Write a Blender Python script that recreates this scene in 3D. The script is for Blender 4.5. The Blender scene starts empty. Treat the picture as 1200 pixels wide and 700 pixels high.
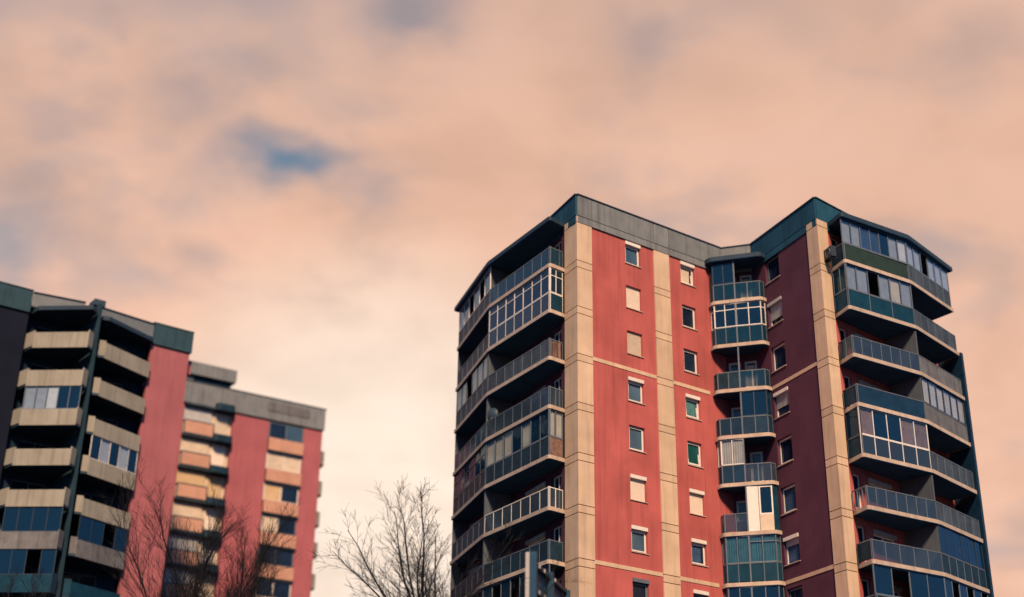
import bpy, bmesh, math, random
from mathutils import Matrix, Vector
R = math.radians
scene = bpy.context.scene
COL = scene.collection

# ------------------------------------------------------------------ camera
PITCH, ROLL = 0.419666, 0.015789
cp, sp, cr, sr = math.cos(PITCH), math.sin(PITCH), math.cos(ROLL), math.sin(ROLL)
right = Vector((cr, -sr * sp, sr * cp))
fwd = Vector((0, cp, sp))
up = Vector((-sr, -cr * sp, cr * cp))
cam = bpy.data.cameras.new('camera')
cam.sensor_width = 36.0
cam.lens = 48.0
cam.clip_end = 6000
cam_ob = bpy.data.objects.new('camera', cam)
COL.objects.link(cam_ob)
cam_ob.matrix_world = Matrix(((right.x, up.x, -fwd.x, 0), (right.y, up.y, -fwd.y, 0),
                              (right.z, up.z, -fwd.z, 1.7), (0, 0, 0, 1)))
cam.dof.use_dof = True
cam.dof.focus_distance = 72.0
cam.dof.aperture_fstop = 0.1
scene.camera = cam_ob

# ------------------------------------------------------------------ exposure
vs = scene.view_settings
vs.view_transform = 'Standard'
vs.look = 'None'
vs.gamma = 1.0
vs.use_curve_mapping = False
vs.exposure = 0.75

# ------------------------------------------------------------------ sun
SUN_AZ, SUN_EL = R(175.0), R(39.0)          # azimuth clockwise from +Y: behind the camera, a little to the right
sun_dir = Vector((math.sin(SUN_AZ) * math.cos(SUN_EL), math.cos(SUN_AZ) * math.cos(SUN_EL), math.sin(SUN_EL)))
sun = bpy.data.lights.new('sun', 'SUN')
sun.energy = 3.8
sun.angle = R(9.0)
sun.color = (1.0, 0.70, 0.46)
sun_ob = bpy.data.objects.new('sun', sun)
COL.objects.link(sun_ob)
sun_ob.rotation_euler = sun_dir.to_track_quat('Z', 'Y').to_euler()

# ------------------------------------------------------------------ sky
world = bpy.data.worlds.new('World')
scene.world = world
world.use_nodes = True
WN, WL = world.node_tree.nodes, world.node_tree.links
WN.clear()


def wn(kind, **kw):
    n = WN.new(kind)
    for k, v in kw.items():
        setattr(n, k, v)
    return n


def wmath(op, a, b=None, c=None):
    n = wn('ShaderNodeMath', operation=op)
    for i, v in enumerate((a, b, c)):
        if v is None:
            continue
        if isinstance(v, (int, float)):
            n.inputs[i].default_value = v
        else:
            WL.new(v, n.inputs[i])
    return n.outputs[0]


def wsmooth(v, a, b):
    n = wn('ShaderNodeMapRange', interpolation_type='SMOOTHSTEP')
    WL.new(v, n.inputs[0])
    n.inputs[1].default_value, n.inputs[2].default_value = a, b
    return n.outputs[0]


def wmix(fac, a, b):
    n = wn('ShaderNodeMix', data_type='RGBA')
    if isinstance(fac, (int, float)):
        n.inputs[0].default_value = fac
    else:
        WL.new(fac, n.inputs[0])
    for i, v in ((6, a), (7, b)):
        if isinstance(v, tuple):
            n.inputs[i].default_value = v + (1,)
        else:
            WL.new(v, n.inputs[i])
    return n.outputs[2]


sky = wn('ShaderNodeTexSky', sky_type='NISHITA')
sky.sun_disc = False
sky.sun_elevation = SUN_EL
sky.sun_rotation = SUN_AZ
sky.air_density = 1.2
sky.dust_density = 0.6
sky.ozone_density = 2.0
tc = wn('ShaderNodeTexCoord')
DIR = tc.outputs['Generated']
sep = wn('ShaderNodeSeparateXYZ')
WL.new(DIR, sep.inputs[0])
dx, dy, dz = sep.outputs
# cloud deck: direction projected on a level sheet high above, so gaps close up towards the horizon
den = wmath('ADD', wmath('MAXIMUM', dz, 0.0), 0.22)
comb = wn('ShaderNodeCombineXYZ')
WL.new(wmath('DIVIDE', dx, den), comb.inputs[0])
WL.new(wmath('DIVIDE', dy, den), comb.inputs[1])


def wnoise(scale, detail, off, rough=0.5, dist=0.0):
    m = wn('ShaderNodeMapping')
    WL.new(comb.outputs[0], m.inputs[0])
    m.inputs['Location'].default_value = off
    n = wn('ShaderNodeTexNoise')
    WL.new(m.outputs[0], n.inputs['Vector'])
    n.inputs['Scale'].default_value = scale
    n.inputs['Detail'].default_value = detail
    n.inputs['Roughness'].default_value = rough
    n.inputs['Distortion'].default_value = dist
    return n.outputs[0]


n_big = wnoise(2.2, 3.0, (17.57, 0.76, 0.0))
n_mid = wnoise(5.5, 4.0, (16.39, 19.24, 4.0), 0.55, 0.3)
n_fine = wnoise(14.0, 4.0, (11.41, 3.43, 9.0), 0.55, 0.2)


def gap(px, py, rx, ry):
    """a thin spot in the cloud deck round one direction; returns 0..1"""
    v = (right * ((px - 600) / 1600) + fwd - up * ((py - 350) / 1600)).normalized()
    u = v.cross(Vector((0, 0, 1))).normalized()
    w = u.cross(v)
    def dotn(vec):
        n = wn('ShaderNodeVectorMath', operation='DOT_PRODUCT')
        WL.new(DIR, n.inputs[0])
        n.inputs[1].default_value = vec
        return n.outputs['Value']
    jx = wmath('MULTIPLY', wmath('SUBTRACT', n_mid, 0.5), 2.6)
    jy = wmath('MULTIPLY', wmath('SUBTRACT', n_fine, 0.5), 2.8)
    a = wmath('ADD', wmath('DIVIDE', dotn(u), rx / 1600), jx)
    b = wmath('ADD', wmath('DIVIDE', dotn(w), ry / 1600), jy)
    q = wmath('ADD', wmath('MULTIPLY', a, a), wmath('MULTIPLY', b, b))
    front = wmath('GREATER_THAN', dotn(v), 0.0)
    return wmath('MULTIPLY', wmath('EXPONENT', wmath('MULTIPLY', q, -1.0)), front)


gaps = None
for (px, py, rx, ry, k) in ((352, 182, 56, 32, 1.0), (305, 174, 56, 34, 0.72), (400, 205, 60, 26, 0.35), (488, 16, 62, 46, 0.62), (222, 118, 62, 46, 0.42), (70, 130, 66, 52, 0.36),
                            (738, 45, 42, 48, 0.34), (2, 285, 42, 60, 0.5), (1140, 60, 90, 36, 0.26), (1085, 300, 70, 34, 0.20), (245, 195, 50, 26, 0.25)):
    g = wmath('MULTIPLY', gap(px, py, rx, ry), k)
    gaps = g if gaps is None else wmath('MAXIMUM', gaps, g)
# open breaks between the clouds, everywhere in the deck
breaks = wsmooth(n_big, 0.49, 0.66)
breaks = wmath('MULTIPLY', breaks, wsmooth(dz, 0.42, 0.80))
thin = wmath('MULTIPLY', wsmooth(n_mid, 0.52, 0.75), 0.10)
open_fac = wmath('MINIMUM', wmath('ADD', wmath('MAXIMUM', gaps, breaks), thin), 1.0)
# cloud light: cream low down, rosier and greyer higher up
low = (0.62, 0.505, 0.415)
midc = (0.505, 0.305, 0.220)
high = (0.365, 0.248, 0.203)
dusk_fill = (0.075, 0.165, 0.32)
c = wmix(wsmooth(dz, 0.45, 0.72), midc, high)
# warm round the glow; the unseen deck beyond is blue to tint the shadows
glow = (fwd * 1.0 + right * -0.04 + up * -0.16).normalized()
gd = wn('ShaderNodeVectorMath', operation='DOT_PRODUCT')
WL.new(DIR, gd.inputs[0])
gd.inputs[1].default_value = glow
c = wmix(wsmooth(gd.outputs['Value'], 0.90, 0.30), c, dusk_fill)
core = (fwd + right * (-150 / 1600) - up * (290 / 1600)).normalized()
gc = wn('ShaderNodeVectorMath', operation='DOT_PRODUCT')
WL.new(DIR, gc.inputs[0])
gc.inputs[1].default_value = core
c = wmix(wsmooth(gc.outputs['Value'], 0.968, 0.9985), c, low)
# greyer, mauve undersides here and there in the deck
n_mott = wnoise(4.2, 5.0, (17.36, 19.48, 2.0), 0.52, 0.6)
n_mot2 = wnoise(9.0, 5.0, (14.08, 10.18, 6.0), 0.55, 0.5)
mm_ = wmath('ADD', wmath('MULTIPLY', n_mott, 0.65), wmath('MULTIPLY', n_mot2, 0.35))
c = wmix(wmath('MULTIPLY', wmath('MULTIPLY', wsmooth(mm_, 0.47, 0.66), 0.75), wsmooth(gc.outputs['Value'], 0.9965, 0.972)), c, wmix(wsmooth(gd.outputs['Value'], 0.90, 0.30), (0.300, 0.228, 0.212), dusk_fill))
# broad soft light and dark in the deck
shade = wmath('ADD', wmath('MULTIPLY', wmath('SUBTRACT', n_big, 0.5), 0.45), wmath('ADD', wmath('MULTIPLY', wmath('SUBTRACT', n_mid, 0.5), 0.46), 1.0))
vm = wn('ShaderNodeVectorMath', operation='SCALE')
WL.new(c, vm.inputs[0])
WL.new(shade, vm.inputs['Scale'])
cloud = vm.outputs[0]
skyscale = wn('ShaderNodeVectorMath', operation='MULTIPLY')
WL.new(sky.outputs[0], skyscale.inputs[0])
skyscale.inputs[1].default_value = (0.074, 0.065, 0.053)
final = wmix(open_fac, cloud, skyscale.outputs[0])
bg = wn('ShaderNodeBackground')
WL.new(final, bg.inputs[0])
bg.inputs[1].default_value = 1.0
wo = wn('ShaderNodeOutputWorld')
WL.new(bg.outputs[0], wo.inputs[0])

# ------------------------------------------------------------------ materials
MATS = {}


def mat(name, col, rough=0.8, var=0.12, scale=1.5, bump=0.0, bscale=30.0, spec=0.3, metal=0.0, streak=0.0):
    m = bpy.data.materials.new(name)
    m.use_nodes = True
    nt = m.node_tree
    N, L = nt.nodes, nt.links
    b = N['Principled BSDF']
    b.inputs['Roughness'].default_value = rough
    b.inputs['Specular IOR Level'].default_value = spec
    b.inputs['Metallic'].default_value = metal
    geo = N.new('ShaderNodeNewGeometry')
    n1 = N.new('ShaderNodeTexNoise')
    n1.inputs['Scale'].default_value = scale
    n1.inputs['Detail'].default_value = 6
    L.new(geo.outputs['Position'], n1.inputs['Vector'])
    ramp = N.new('ShaderNodeMapRange')
    ramp.inputs[1].default_value, ramp.inputs[2].default_value = 0.3, 0.7
    ramp.inputs[3].default_value, ramp.inputs[4].default_value = 1 - var, 1 + var
    L.new(n1.outputs[0], ramp.inputs[0])
    fac = ramp.outputs[0]
    if streak:
        mp = N.new('ShaderNodeMapping')
        mp.inputs['Scale'].default_value = (2.6, 2.6, 0.16)
        L.new(geo.outputs['Position'], mp.inputs[0])
        n2 = N.new('ShaderNodeTexNoise')
        n2.inputs['Scale'].default_value = 1.6
        n2.inputs['Detail'].default_value = 5
        L.new(mp.outputs[0], n2.inputs['Vector'])
        r2 = N.new('ShaderNodeMapRange')
        r2.inputs[1].default_value, r2.inputs[2].default_value = 0.48, 0.78
        r2.inputs[3].default_value, r2.inputs[4].default_value = 1 + streak * 0.1, 1 - streak * 1.6
        L.new(n2.outputs[0], r2.inputs[0])
        mu = N.new('ShaderNodeMath')
        mu.operation = 'MULTIPLY'
        L.new(fac, mu.inputs[0])
        L.new(r2.outputs[0], mu.inputs[1])
        fac = mu.outputs[0]
    oi = N.new('ShaderNodeObjectInfo')
    r3 = N.new('ShaderNodeMapRange')
    r3.inputs[3].default_value, r3.inputs[4].default_value = 1 - var * 0.7, 1 + var * 0.7
    L.new(oi.outputs['Random'], r3.inputs[0])
    mu2 = N.new('ShaderNodeMath')
    mu2.operation = 'MULTIPLY'
    L.new(fac, mu2.inputs[0])
    L.new(r3.outputs[0], mu2.inputs[1])
    sc = N.new('ShaderNodeVectorMath')
    sc.operation = 'SCALE'
    sc.inputs[0].default_value = col
    L.new(mu2.outputs[0], sc.inputs['Scale'])
    L.new(sc.outputs[0], b.inputs['Base Color'])
    if bump:
        n3 = N.new('ShaderNodeTexNoise')
        n3.inputs['Scale'].default_value = bscale
        n3.inputs['Detail'].default_value = 4
        L.new(geo.outputs['Position'], n3.inputs['Vector'])
        bp = N.new('ShaderNodeBump')
        bp.inputs['Strength'].default_value = bump
        bp.inputs['Distance'].default_value = 0.02
        L.new(n3.outputs[0], bp.inputs['Height'])
        L.new(bp.outputs[0], b.inputs['Normal'])
    MATS[name] = m
    return m


def glass(name, tint, through, rough=0.03):
    """window glass: clear by 'through', the rest tinted film, with a mirror coat by angle"""
    m = bpy.data.materials.new(name)
    m.use_nodes = True
    N, L = m.node_tree.nodes, m.node_tree.links
    N.clear()
    out = N.new('ShaderNodeOutputMaterial')
    tr = N.new('ShaderNodeBsdfTransparent')
    tr.inputs[0].default_value = (0.90, 0.95, 1.0, 1)
    df = N.new('ShaderNodeBsdfDiffuse')
    df.inputs[0].default_value = tint + (1,)
    gl = N.new('ShaderNodeBsdfGlossy')
    gl.inputs['Roughness'].default_value = rough
    gl.inputs[0].default_value = (0.45, 0.66, 0.88, 1)
    mx = N.new('ShaderNodeMixShader')
    mx.inputs[0].default_value = through
    L.new(df.outputs[0], mx.inputs[1])
    L.new(tr.outputs[0], mx.inputs[2])
    fr = N.new('ShaderNodeFresnel')
    geo = N.new('ShaderNodeNewGeometry')
    ior = N.new('ShaderNodeMapRange')          # both faces of a pane mirror alike
    ior.inputs[3].default_value, ior.inputs[4].default_value = 1.5, 1 / 1.5
    L.new(geo.outputs['Backfacing'], ior.inputs[0])
    L.new(ior.outputs[0], fr.inputs[0])
    nz = N.new('ShaderNodeTexNoise')
    nz.inputs['Scale'].default_value = 0.9
    L.new(geo.outputs['Position'], nz.inputs['Vector'])
    bp = N.new('ShaderNodeBump')
    bp.inputs['Strength'].default_value = 0.12
    bp.inputs['Distance'].default_value = 0.1
    L.new(nz.outputs[0], bp.inputs['Height'])
    L.new(bp.outputs[0], gl.inputs['Normal'])
    m2 = N.new('ShaderNodeMixShader')
    L.new(fr.outputs[0], m2.inputs[0])
    L.new(mx.outputs[0], m2.inputs[1])
    L.new(gl.outputs[0], m2.inputs[2])
    L.new(m2.outputs[0], out.inputs[0])
    MATS[name] = m


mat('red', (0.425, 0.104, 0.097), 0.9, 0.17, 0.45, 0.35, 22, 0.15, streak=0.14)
mat('red_shaded', (0.088, 0.033, 0.056), 0.9, 0.16, 0.6, 0.35, 22, 0.15, streak=0.06)  # the red wall again, with shade put into its colour
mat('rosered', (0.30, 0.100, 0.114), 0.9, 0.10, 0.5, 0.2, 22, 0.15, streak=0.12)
mat('rose', (0.345, 0.104, 0.118), 0.9, 0.10, 0.5, 0.2, 22, 0.15, streak=0.10)
mat('parapet_dim', (0.028, 0.066, 0.086), 0.85, 0.14, 1.0, 0.25, 30, 0.2, streak=0.2)
mat('rosered_dimmed', (0.009, 0.012, 0.024), 0.9, 0.12, 0.6, 0.2, 22, 0.1)  # rose red wall with edge-of-frame darkening put into its colour
mat('tan', (0.53, 0.385, 0.268), 0.85, 0.11, 0.8, 0.2, 40, 0.2, streak=0.13)
mat('parapet', (0.165, 0.178, 0.185), 0.85, 0.13, 1.4, 0.25, 30, 0.2, streak=0.22)
mat('parapet_shaded', (0.014, 0.066, 0.106), 0.85, 0.14, 1.0, 0.25, 30, 0.12, streak=0.2)  # the grey parapet again, teal shade put into its colour
mat('coping', (0.025, 0.045, 0.065), 0.5, 0.15, 2.0, 0, 30, 0.4)
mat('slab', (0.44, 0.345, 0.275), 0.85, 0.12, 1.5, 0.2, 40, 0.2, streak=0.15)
mat('soffit', (0.014, 0.052, 0.120), 0.9, 0.15, 1.2, 0.2, 30, 0.15)  # balcony undersides, blue shade put into the colour
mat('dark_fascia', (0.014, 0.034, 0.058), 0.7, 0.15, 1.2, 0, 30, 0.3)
mat('partition', (0.085, 0.100, 0.120), 0.9, 0.10, 1.0, 0.15, 30, 0.15, streak=0.12)
mat('white', (0.66, 0.61, 0.56), 0.5, 0.06, 3.0, 0, 30, 0.4)
mat('grey_frame', (0.105, 0.130, 0.160), 0.45, 0.10, 3.0, 0, 30, 0.4)
mat('dark_frame', (0.02, 0.035, 0.05), 0.5, 0.10, 3.0, 0, 30, 0.4)
mat('cream', (0.54, 0.44, 0.335), 0.85, 0.10, 2.0, 0.1, 30, 0.2)
mat('pale_blind', (0.36, 0.355, 0.35), 0.8, 0.12, 2.5, 0, 30, 0.2)
mat('shutter', (0.70, 0.58, 0.47), 0.6, 0.06, 2.0, 0, 30, 0.3)
mat('green_curtain', (0.06, 0.16, 0.16), 0.9, 0.2, 3.0, 0, 30, 0.1)
mat('brown_curtain', (0.22, 0.135, 0.105), 0.9, 0.2, 3.0, 0, 30, 0.1)
mat('blue_curtain', (0.035, 0.07, 0.135), 0.9, 0.2, 3.0, 0, 30, 0.1)
mat('rail_grey', (0.048, 0.066, 0.086), 0.6, 0.22, 2.0, 0, 30, 0.12, streak=0.25)
mat('rail_pale', (0.130, 0.130, 0.135), 0.7, 0.20, 2.0, 0, 30, 0.25, streak=0.25)
mat('rail_dark', (0.010, 0.028, 0.045), 0.5, 0.25, 2.0, 0, 30, 0.12)
mat('rail_blue', (0.008, 0.030, 0.062), 0.5, 0.2, 2.0, 0, 30, 0.12)
mat('rail_teal', (0.006, 0.038, 0.066), 0.5, 0.2, 2.0, 0, 30, 0.12)
mat('rail_olive', (0.022, 0.042, 0.036), 0.6, 0.15, 2.0, 0, 30, 0.12)
mat('rail_brown', (0.16, 0.095, 0.075), 0.7, 0.3, 4.0, 0, 30, 0.2)
mat('salmon', (0.46, 0.25, 0.175), 0.85, 0.08, 1.5, 0, 30, 0.2)
mat('ochre', (0.50, 0.35, 0.20), 0.85, 0.10, 1.5, 0, 30, 0.2)
mat('beige_panel', (0.27, 0.252, 0.208), 0.85, 0.10, 0.8, 0.1, 30, 0.2, streak=0.18)
mat('corrugated', (0.15, 0.17, 0.185), 0.5, 0.10, 2.0, 0, 30, 0.4)
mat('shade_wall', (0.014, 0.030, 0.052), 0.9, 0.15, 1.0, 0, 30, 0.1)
mat('roof', (0.07, 0.075, 0.08), 0.9, 0.2, 0.5)
mat('bark', (0.020, 0.021, 0.026), 0.9, 0.25, 3.0, 0.4, 20, 0.1)
mat('steel_blue', (0.016, 0.062, 0.105), 0.45, 0.12, 2.0, 0, 30, 0.5, metal=0.3)
mat('sign_white', (0.38, 0.35, 0.33), 0.6, 0.08, 2.0, 0, 30, 0.3)
mat('asphalt', (0.018, 0.028, 0.042), 0.95, 0.3, 0.6, 0.5, 8, 0.1)
mat('pane_blue', (0.050, 0.100, 0.150), 0.08, 0.3, 0.6, 0, 30, 0.5)
mat('pane_dark', (0.008, 0.016, 0.035), 0.08, 0.3, 0.6, 0, 30, 0.4)
mat('pane_green', (0.010, 0.085, 0.085), 0.12, 0.3, 0.6, 0, 30, 0.4)
mat('ac_shell', (0.018, 0.028, 0.04), 0.5, 0.1, 2.0, 0, 30, 0.4)
glass('clear_glass', (0.05, 0.10, 0.15), 0.94)
glass('blue_glass', (0.006, 0.028, 0.062), 0.35)
glass('teal_glass', (0.008, 0.042, 0.066), 0.40, 0.12)
glass('pale_glass', (0.034, 0.056, 0.078), 0.45, 0.15)

# ------------------------------------------------------------------ mesh helpers
MCACHE = {}
PR = random.Random(99)


def settle(o, a=0.012):
    o.rotation_euler = (PR.uniform(-a, a), 0, o.rotation_euler[2] + PR.uniform(-a, a))
    return o



def mesh_from(name, verts, faces, m, smooth=False):
    me = bpy.data.meshes.new(name)
    me.from_pydata(verts, [], faces)
    me.materials.append(MATS[m])
    if smooth:
        for p in me.polygons:
            p.use_smooth = True
    me.update()
    return me


def child(name, me, parent, loc=(0, 0, 0), rz=0.0):
    o = bpy.data.objects.new(name, me)
    COL.objects.link(o)
    o.parent = parent
    o.location = loc
    o.rotation_euler = (0, 0, rz)
    return o


def thing(name, label, cat, loc=(0, 0, 0), rz=0.0, group=None):
    o = bpy.data.objects.new(name, None)
    COL.objects.link(o)
    o.location = loc
    o.rotation_euler = (0, 0, rz)
    o['label'] = label
    o['category'] = cat
    if group:
        o['group'] = group
    return o


class MB:
    def __init__(self):
        self.v, self.f = [], []

    def box(self, x0, x1, y0, y1, z0, z1):
        n = len(self.v)
        self.v += [(x, y, z) for z in (z0, z1) for (x, y) in ((x0, y0), (x1, y0), (x1, y1), (x0, y1))]
        self.f += [tuple(n + i for i in q) for q in ((3, 2, 1, 0), (4, 5, 6, 7), (0, 1, 5, 4), (1, 2, 6, 5), (2, 3, 7, 6), (3, 0, 4, 7))]
        return self

    def quad(self, a, b, c, d):
        n = len(self.v)
        self.v += [a, b, c, d]
        self.f.append((n, n + 1, n + 2, n + 3))
        return self

    def prism(self, poly, z0, z1):
        n, k = len(self.v), len(poly)
        if sum(poly[i][0] * poly[(i + 1) % k][1] - poly[(i + 1) % k][0] * poly[i][1] for i in range(k)) < 0:
            poly = poly[::-1]
        self.v += [(x, y, z0) for x, y in poly] + [(x, y, z1) for x, y in poly]
        self.f.append(tuple(n + i for i in range(k - 1, -1, -1)))
        self.f.append(tuple(n + k + i for i in range(k)))
        for i in range(k):
            j = (i + 1) % k
            self.f.append((n + i, n + j, n + k + j, n + k + i))
        return self

    def tube(self, pts, radii, sides=6):
        n = len(self.v)
        for i, p in enumerate(pts):
            t = (pts[min(i + 1, len(pts) - 1)] - pts[max(i - 1, 0)])
            t = t.normalized() if t.length > 1e-6 else Vector((0, 0, 1))
            a = t.cross(Vector((0.31, 0.95, 0.11)))
            a = a.normalized() if a.length > 1e-3 else Vector((1, 0, 0))
            b = t.cross(a)
            for s in range(sides):
                q = p + (a * math.cos(2 * math.pi * s / sides) + b * math.sin(2 * math.pi * s / sides)) * radii[i]
                self.v.append((q.x, q.y, q.z))
        for i in range(len(pts) - 1):
            for s in range(sides):
                s2 = (s + 1) % sides
                self.f.append((n + i * sides + s, n + i * sides + s2, n + (i + 1) * sides + s2, n + (i + 1) * sides + s))
        return self

    def mesh(self, name, m, smooth=False):
        return mesh_from(name, self.v, self.f, m, smooth)


def boxmesh(name, x0, x1, y0, y1, z0, z1, m):
    key = (name, m) + tuple(round(v, 3) for v in (x0, x1, y0, y1, z0, z1))
    if key not in MCACHE:
        MCACHE[key] = MB().box(x0, x1, y0, y1, z0, z1).mesh(name, m)
    return MCACHE[key]


def seg(P, Q):
    dx_, dy_ = Q[0] - P[0], Q[1] - P[1]
    L = math.hypot(dx_, dy_)
    return L, math.atan2(dy_, dx_)


def lerp(P, Q, t):
    return (P[0] + (Q[0] - P[0]) * t, P[1] + (Q[1] - P[1]) * t)


def wall(name, P, Q, z0, z1, holes, m, parent, depth=0.27):
    """a wall on the line P-Q, outside to the right of it, with real openings of the given depth"""
    L, rz = seg(P, Q)
    xs = sorted({0.0, L} | {h[0] for h in holes} | {h[1] for h in holes})
    zs = sorted({z0, z1} | {h[2] for h in holes} | {h[3] for h in holes})
    mb = MB()
    for i in range(len(xs) - 1):
        for j in range(len(zs) - 1):
            cx, cz = (xs[i] + xs[i + 1]) / 2, (zs[j] + zs[j + 1]) / 2
            if any(h[0] < cx < h[1] and h[2] < cz < h[3] for h in holes):
                continue
            mb.quad((xs[i], 0, zs[j]), (xs[i + 1], 0, zs[j]), (xs[i + 1], 0, zs[j + 1]), (xs[i], 0, zs[j + 1]))
    for a, b, c, d in holes:
        mb.quad((a, 0, c), (a, 0, d), (a, depth, d), (a, depth, c))
        mb.quad((b, 0, d), (b, 0, c), (b, depth, c), (b, depth, d))
        mb.quad((a, 0, d), (b, 0, d), (b, depth, d), (a, depth, d))
        mb.quad((b, 0, c), (a, 0, c), (a, depth, c), (b, depth, c))
    # back and edges so the wall has its thickness
    t = depth + 0.08
    mb.quad((0, t, z0), (0, t, z1), (L, t, z1), (L, t, z0))
    mb.quad((0, 0, z0), (0, 0, z1), (0, t, z1), (0, t, z0))
    mb.quad((L, 0, z1), (L, 0, z0), (L, t, z0), (L, t, z1))
    mb.quad((0, 0, z1), (L, 0, z1), (L, t, z1), (0, t, z1))
    return child(name, mb.mesh(name, m), parent, (P[0], P[1], 0), rz)


def frame_mesh(w, h, bar, y0, y1, m, mull=(), trans=(), name='window'):
    key = (name, 'fr', m, round(w, 3), round(h, 3), bar, y0, y1, tuple(mull), tuple(trans))
    if key not in MCACHE:
        mb = MB()
        mb.box(0, bar, y0, y1, 0, h).box(w - bar, w, y0, y1, 0, h)
        mb.box(bar, w - bar, y0, y1, 0, bar).box(bar, w - bar, y0, y1, h - bar, h)
        for x in mull:
            mb.box(x - bar / 2, x + bar / 2, y0 + 0.004, y1 - 0.004, bar, h - bar)
        for z in trans:
            mb.box(bar, w - bar, y0 + 0.008, y1 - 0.008, z - bar / 2, z + bar / 2)
        MCACHE[key] = mb.mesh(name, m)
    return MCACHE[key]


def slat_mesh(w, h, m, pitch=0.055, name='roller_shutter'):
    key = (name, m, round(w, 3), round(h, 3))
    if key not in MCACHE:
        mb = MB()
        n = max(2, int(h / pitch))
        for i in range(n):
            a, b = h * i / n, h * (i + 1) / n
            mb.quad((0, 0.0, a), (w, 0.0, a), (w, -0.012, (a + b) / 2), (0, -0.012, (a + b) / 2))
            mb.quad((0, -0.012, (a + b) / 2), (w, -0.012, (a + b) / 2), (w, 0.0, b), (0, 0.0, b))
        mb.quad((0, 0.02, 0), (0, 0.02, h), (w, 0.02, h), (w, 0.02, 0))
        mb.quad((0, 0, 0), (w, 0, 0), (w, 0.02, 0), (0, 0.02, 0))
        MCACHE[key] = mb.mesh(name, m)
    return MCACHE[key]


def curtain_mesh(w, h, m, fold=0.14, amp=0.03, name='curtain'):
    key = (name, m, round(w, 3), round(h, 3))
    if key not in MCACHE:
        rnd = random.Random(int(w * 1000) + int(h * 777))
        mb = MB()
        n = max(6, int(w / fold * 4))
        prof = []
        ph = rnd.random() * 6
        for i in range(n + 1):
            x = w * i / n
            prof.append((x, amp * math.sin(x / fold * 2 * math.pi + ph + 0.8 * math.sin(x * 3 + ph))))
        for i in range(n):
            (x0, y0), (x1, y1) = prof[i], prof[i + 1]
            mb.quad((x0, y0, 0), (x1, y1, 0), (x1, y1, h), (x0, y0, h))
        MCACHE[key] = mb.mesh(name, m, True)
    return MCACHE[key]


def local(P, rz, x, y):
    return (P[0] + x * math.cos(rz) - y * math.sin(rz), P[1] + x * math.sin(rz) + y * math.cos(rz))


def window(parent, P, Q, s0, s1, z0, z1, pane='pane_dark', box=False, shut=0.0, frame='white', boxm='white', tilt=False, curtain=None, depth=0.20, mull=0, sill=True, sash=True, shutm='shutter'):
    """a recessed window in a wall opening: frame > pane, sash, roller shutter and box, sill"""
    _, rz = seg(P, Q)
    w, h = s1 - s0, z1 - z0
    top = h - (0.20 if box else 0.0)
    x, y = local(P, rz, s0, 0)
    ms = [w * (i + 1) / (mull + 1) for i in range(mull)]
    fr = child('window', frame_mesh(w, top, 0.085, depth - 0.05, depth + 0.02, frame, ms), parent, (x, y, z0), rz)
    child('pane', boxmesh('pane', 0.085, w - 0.085, depth - 0.005, depth + 0.012, 0.085, top - 0.085, pane), fr)
    if sash and not shut:
        for i in range(mull + 1):
            a, b = w * i / (mull + 1), w * (i + 1) / (mull + 1)
            child('sash', frame_mesh(b - a - 0.15, top - 0.15, 0.06, depth - 0.075, depth - 0.052, frame, name='sash'), fr, (a + 0.075, 0, 0.075), 0)
    if tilt:
        o = child('open_sash', frame_mesh(w - 0.2, top - 0.2, 0.07, -0.02, 0.02, frame, name='open_sash'), fr, (0.1, depth - 0.07, 0.1), 0)
        o.rotation_euler = (R(-7), 0, 0)
    if curtain:
        child('curtain', curtain_mesh((w - 0.2) * 0.8, (top - 0.2) * 0.92, curtain, 0.16, 0.004), fr, (0.1, depth - 0.012, 0.1))
    if shut:
        hh = (top - 0.04) * shut
        child('roller_shutter', slat_mesh(w - 0.06, hh, shutm), fr, (0.03, depth - 0.07, top - hh - 0.0))
    if box:
        child('shutter_box', boxmesh('shutter_box', 0, w, -0.05, depth + 0.02, top + 0.005, h, boxm), fr)
    if sill:
        child('sill', boxmesh('sill', -0.05, w + 0.05, -0.06, depth - 0.055, -0.045, -0.003, 'slab'), fr)
    return fr


def railing(par, P, Q, style, n, h=1.02, post='grey_frame', z=0.0):
    """posts and handrail as one frame, every infill panel its own object"""
    L, rz = seg(P, Q)
    mb = MB()
    for i in range(n + 1):
        x = L * i / n
        mb.box(max(0, x - 0.022), min(L, x + 0.022), 0.035, 0.08, 0, h)
    mb.box(0, L, 0.03, 0.085, h, h + 0.045)
    child('railing_frame', mb.mesh('railing_frame', post), par, (P[0], P[1], z), rz)
    if style == 'open':
        return
    for i in range(n):
        a, b = L * i / n + 0.035, L * (i + 1) / n - 0.035
        x, y = local(P, rz, a, 0)
        if style == 'slats':
            for k in range(max(2, int((b - a) / 0.13))):
                x, y = local(P, rz, a + k * 0.13, 0)
                child('slat', boxmesh('slat', 0, 0.085, 0.04, 0.06, 0.06, h - 0.03, 'rail_brown'), par, (x, y, z), rz)
            continue
        settle(child('railing_panel', boxmesh('railing_panel', 0, round(b - a, 2), 0.045, 0.065, 0.06, h - 0.02, style), par, (x, y, z), rz), 0.008)


def parapet_panel(par, P, Q, style, h=1.05, z=0.0, name='parapet_panel'):
    L, rz = seg(P, Q)
    child(name, boxmesh(name, 0, L, 0.0, 0.09, 0, h, style), par, (P[0], P[1], z), rz)


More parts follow.
